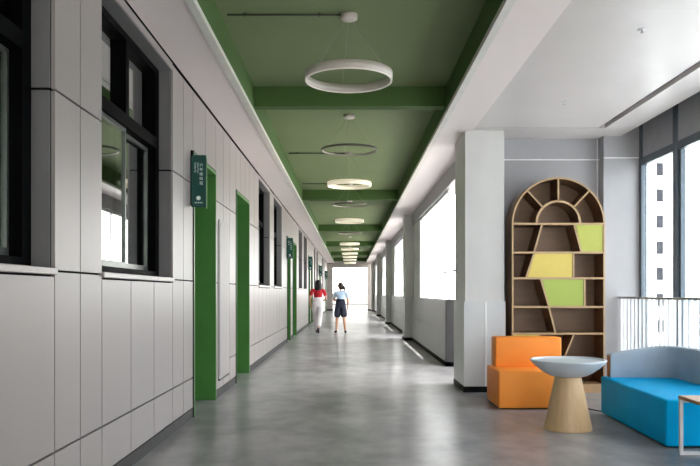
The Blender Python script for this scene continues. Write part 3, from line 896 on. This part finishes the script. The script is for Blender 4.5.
# ------------------------------------------------------------------ railing in front of the lounge windows
t = thing('railing', 'white baluster railing with a grey handrail along the lounge windows', 'railing', (3.37, 7.0, 0))
mb = box(3.345, 3.395, 3.70, 9.245, 1.125, 1.15); mb.bevel(0.006, 2); mb.build('handrail', 'rail_grey', t)
box(3.355, 3.385, 3.70, 9.245, 0.08, 0.105).build('bottom_rail', 'rail_white', t)
y = 9.18
k = 0
while y > 3.8:
    big = k % 12 == 0
    mb = MB()
    if big: mb.box(3.35, 3.39, y - 0.016, y + 0.016, 0, 1.125)
    else: mb.box(3.355, 3.385, y - 0.009, y + 0.009, 0.105, 1.125)
    mb.build('post' if big else 'baluster', 'rail_white', t)
    y -= 0.115; k += 1

# cord on the floor
mb = MB(); mb.tube([(2.27, 7.82, 0.006), (2.31, 7.79, 0.006), (2.36, 7.72, 0.006), (2.44, 7.62, 0.006), (2.49, 7.5, 0.006), (2.52, 7.43, 0.006)], 0.006, 8)
tag(mb.build('power_cord', 'cord'), 'thin black cord lying on the floor between chair and sofa', 'cord')

# ------------------------------------------------------------------ people
def skinned(name, verts, edges, mats, parent, root_i=0, sub=2, extra=None):
    """one continuous surface grown round a skeleton of (x, y, z, radius) joints, local to parent"""
    me = bpy.data.meshes.new(name)
    me.from_pydata([v[:3] for v in verts], edges, [])
    o = bpy.data.objects.new(name, me)
    COL.objects.link(o)
    sk = o.modifiers.new('skin', 'SKIN')
    sk.use_smooth_shade = True
    if not me.skin_vertices: me.skin_vertices.new()
    for i, v in enumerate(verts):
        r = v[3]
        d = me.skin_vertices[0].data[i]
        d.radius = r if isinstance(r, tuple) else (r, r)
        d.use_root = i == root_i
    ss = o.modifiers.new('sub', 'SUBSURF'); ss.levels = sub; ss.render_levels = sub
    dg = bpy.context.evaluated_depsgraph_get(); dg.update()
    res = bpy.data.meshes.new_from_object(o.evaluated_get(dg))
    bpy.data.objects.remove(o); bpy.data.meshes.remove(me)
    if extra:
        bm = bmesh.new(); bm.from_mesh(res)
        ex = MB(); ex.bm.free(); ex.bm = bm
        extra(ex)
        bm.to_mesh(res); bm.free()
    res.materials.clear()
    for m in mats: res.materials.append(M[m])
    for p in res.polygons: p.use_smooth = True
    ob = bpy.data.objects.new(name, res)
    COL.objects.link(ob); ob.parent = parent
    return ob

def hand(V, E, wrist, d, side):
    """palm, four bent fingers and a thumb after joint `wrist`; d = direction of the hand"""
    w = Vector(V[wrist][:3]); d = Vector(d).normalized()
    s = Vector((0, 1, 0)); s = (s - d * s.dot(d)).normalized()      # across the palm, towards the thumb
    n = Vector((-side, 0, 0)); n = (n - d * n.dot(d)).normalized()  # curl direction
    p = w + d * 0.045
    V.append((*p, 0.024)); ip = len(V) - 1; E.append((wrist, ip))
    for q, (off, ln) in enumerate(((0.026, 0.068), (0.009, 0.076), (-0.009, 0.071), (-0.025, 0.056))):
        k = p + d * 0.035 + s * off
        m = k + d * ln * 0.5 + n * 0.006
        tip = m + d * ln * 0.36 + n * 0.022
        i0 = len(V)
        V.extend([(*k, 0.0095), (*m, 0.0085), (*tip, 0.007)])
        E.extend([(ip, i0), (i0, i0 + 1), (i0 + 1, i0 + 2)])
    k = w + d * 0.03 + s * 0.03; m = k + d * 0.03 + s * 0.02 + n * 0.008; tip = m + d * 0.026 + n * 0.012
    i0 = len(V)
    V.extend([(*k, 0.011), (*m, 0.0095), (*tip, 0.008)])
    E.extend([(wrist, i0), (i0, i0 + 1), (i0 + 1, i0 + 2)])

def person(loc, label, J, scale, shirt, lower, hair, long_trousers, head_turn, hair_style):
    root = thing('person', label, 'person', loc)
    root.scale = (scale,) * 3
    V, E = [], []
    def add(p, r, to=None):
        V.append((*p, r)); i = len(V) - 1
        if to is not None: E.append((to, i))
        return i
    pel = add(J['pelvis'], 0.105)
    wa = add(J['waist'], 0.085, pel); ch = add(J['chest'], 0.082, wa); uc = add(J['upper'], 0.055, ch)
    ne = add(J['neck'], 0.043, uc); hb = add(J['headbase'], 0.052, ne); hc = add(J['head'], 0.086, hb); ht = add(J['headtop'], 0.062, hc)
    for s, sd in ((-1, 'l'), (1, 'r')):
        sh = add(J['sho_' + sd], 0.05, uc); el = add(J['elb_' + sd], 0.037, sh); wr = add(J['wri_' + sd], 0.025, el)
        hand(V, E, wr, Vector(J['wri_' + sd]) - Vector(J['elb_' + sd]), s)
        hp = add(J['hip_' + sd], 0.085, pel); kn = add(J['kne_' + sd], 0.055, hp); cf = add(tuple(Vector(J['kne_' + sd]).lerp(Vector(J['ank_' + sd]), 0.35)), 0.052, kn)
        ak = add(J['ank_' + sd], 0.034, cf); add(J['toe_' + sd], 0.03, ak)
    hd = Vector(J['head']); rot = Matrix.Rotation(R(head_turn), 3, 'Z')
    def face(mb):
        def at(x, y, z): return hd + rot @ Vector((x, y, z))
        for s in (-1, 1):
            mb.ball(at(s * 0.031, 0.076, 0.004), 0.011, 1, 8, 6)
            mb.ball(at(s * 0.083, -0.004, -0.012), (0.012, 0.02, 0.03), 0, 8, 6)
        mb.ball(at(0, 0.09, -0.022), (0.011, 0.016, 0.018), 0, 8, 6)
        mb.ball(at(0, 0.078, -0.052), (0.020, 0.010, 0.007), 2, 8, 6)
    skinned('body', V, E, ['skin', 'eye', 'lips'], root, 0, 2, face)
    # shirt with short sleeves
    V, E = [], []
    wa0 = add((J['pelvis'][0], J['pelvis'][1], J['pelvis'][2] + 0.05), 0.10)
    a1 = add((J['waist'][0], J['waist'][1], J['waist'][2] + 0.02), (0.126, 0.106), wa0); a2 = add(J['chest'], (0.14, 0.112), a1); a3 = add(J['upper'], (0.115, 0.10), a2)
    add(tuple(Vector(J['upper']).lerp(Vector(J['neck']), 0.85)), 0.062, a3)
    for sd in 'lr':
        s1 = add(J['sho_' + sd], 0.066, a3); add(tuple(Vector(J['sho_' + sd]).lerp(Vector(J['elb_' + sd]), 0.72)), 0.06, s1)
    skinned('shirt', V, E, [shirt], root, 0, 2)
    # trousers or shorts
    V, E = [], []
    w0 = add((J['pelvis'][0], J['pelvis'][1], J['pelvis'][2] + 0.15), (0.136, 0.118)); w1_ = add((J['pelvis'][0], J['pelvis'][1], J['pelvis'][2] + 0.08), (0.138, 0.12), w0); w0 = w1_; p0 = add(J['pelvis'], (0.132, 0.112), w0)
    for sd in 'lr':
        hp = add(J['hip_' + sd], 0.105, p0)
        k_ = Vector(J['kne_' + sd]); a_ = Vector(J['ank_' + sd]); h_ = Vector(J['hip_' + sd])
        if long_trousers:
            kn = add(tuple(k_), 0.092, hp); add(tuple(k_.lerp(a_, 0.5)), 0.084, kn); add(tuple(k_.lerp(a_, 0.93)), 0.076, len(V) - 1)
        else:
            md = add(tuple(h_.lerp(k_, 0.5)), 0.118, hp); add(tuple(h_.lerp(k_, 0.98)), 0.112, md)
    skinned('trousers' if long_trousers else 'shorts', V, E, [lower], root, 1, 2)
    for sd in 'lr':
        a_, t_ = Vector(J['ank_' + sd]), Vector(J['toe_' + sd])
        f = (t_ - a_).normalized()
        heel = a_ - Vector((0, 0.035, 0.03)) if f.z > -0.75 else a_ + Vector((0, -0.05, 0.0))
        V, E = [], []
        h0 = add(tuple(heel), 0.04); m0 = add(tuple(heel.lerp(t_, 0.55)), 0.041, h0); add(tuple(t_ + f * 0.05), 0.03, m0)
        skinned('shoe', V, E, ['shoe'], root, 0, 2)
    mb = MB()                                         # hair
    def hp_(x, y, z): return hd + rot @ Vector((x, y, z))
    mb.ball(hp_(0, -0.022, 0.022), (0.098, 0.100, 0.108), 0, 20, 14)
    if hair_style == 'long':
        for q in range(14):
            mb.ball(hp_(0, -0.046 - 0.0025 * q, -0.014 * q), (0.107 - 0.00035 * max(0, q - 8) ** 2, 0.064 - 0.001 * q, 0.07), 0, 24, 14)
    else:
        mb.ball(hp_(0, -0.06, -0.03), (0.08, 0.06, 0.075), 0, 16, 10)
        for q, (yy, zz, rr) in enumerate(((-0.115, 0.01, 0.030), (-0.14, -0.01, 0.036), (-0.155, -0.05, 0.040), (-0.16, -0.09, 0.034), (-0.158, -0.13, 0.024))):
            mb.ball(hp_(0, yy, zz), (rr, rr, rr * 1.2), 0, 12, 8)
    mb.build('hair', hair, root, local=True)
    return root

JA = dict(pelvis=(0, 0, 0.86), waist=(0.005, 0.01, 1.00), chest=(0.01, 0.02, 1.14), upper=(0.01, 0.02, 1.26), neck=(0.01, 0.03, 1.34), headbase=(0.012, 0.045, 1.395), head=(0.015, 0.055, 1.47), headtop=(0.015, 0.05, 1.53),
          sho_l=(-0.165, 0.015, 1.28), sho_r=(0.185, 0.02, 1.27), elb_l=(-0.235, -0.02, 1.03), elb_r=(0.25, 0.03, 1.03), wri_l=(-0.215, 0.06, 0.82), wri_r=(0.185, 0.24, 0.98),
          hip_l=(-0.085, 0, 0.83), hip_r=(0.085, 0, 0.83), kne_l=(-0.055, 0.16, 0.46), kne_r=(0.05, 0.0, 0.46), ank_l=(-0.04, 0.21, 0.075), ank_r=(0.025, -0.22, 0.155), toe_l=(-0.04, 0.33, 0.035), toe_r=(0.025, -0.155, 0.045))
person((-0.955, 21.9, 0), 'person in a red short-sleeved shirt and white trousers walking away', JA, 0.99, 'red', 'white_cloth', 'hair_black', True, 0, 'long')
JB = dict(pelvis=(0, 0, 0.86), waist=(0, 0.01, 1.00), chest=(0, 0.015, 1.14), upper=(0, 0.015, 1.26), neck=(0, 0.02, 1.34), headbase=(-0.005, 0.03, 1.395), head=(-0.015, 0.035, 1.47), headtop=(-0.015, 0.03, 1.53),
          sho_l=(-0.165, 0.01, 1.27), sho_r=(0.175, 0.01, 1.27), elb_l=(-0.215, 0.06, 1.03), elb_r=(0.235, 0.0, 1.02), wri_l=(-0.06, 0.23, 1.02), wri_r=(0.225, 0.10, 0.81),
          hip_l=(-0.09, 0, 0.83), hip_r=(0.09, 0, 0.83), kne_l=(-0.11, 0.05, 0.46), kne_r=(0.11, -0.02, 0.46), ank_l=(-0.135, 0.02, 0.075), ank_r=(0.15, -0.05, 0.075), toe_l=(-0.175, 0.14, 0.035), toe_r=(0.165, 0.07, 0.035))
person((-0.28, 22.0, 0), 'person in a pale blue shirt and navy shorts with tied hair looking sideways', JB, 0.94, 'sky_blue', 'navy', 'hair_brown', False, 60, 'tail')
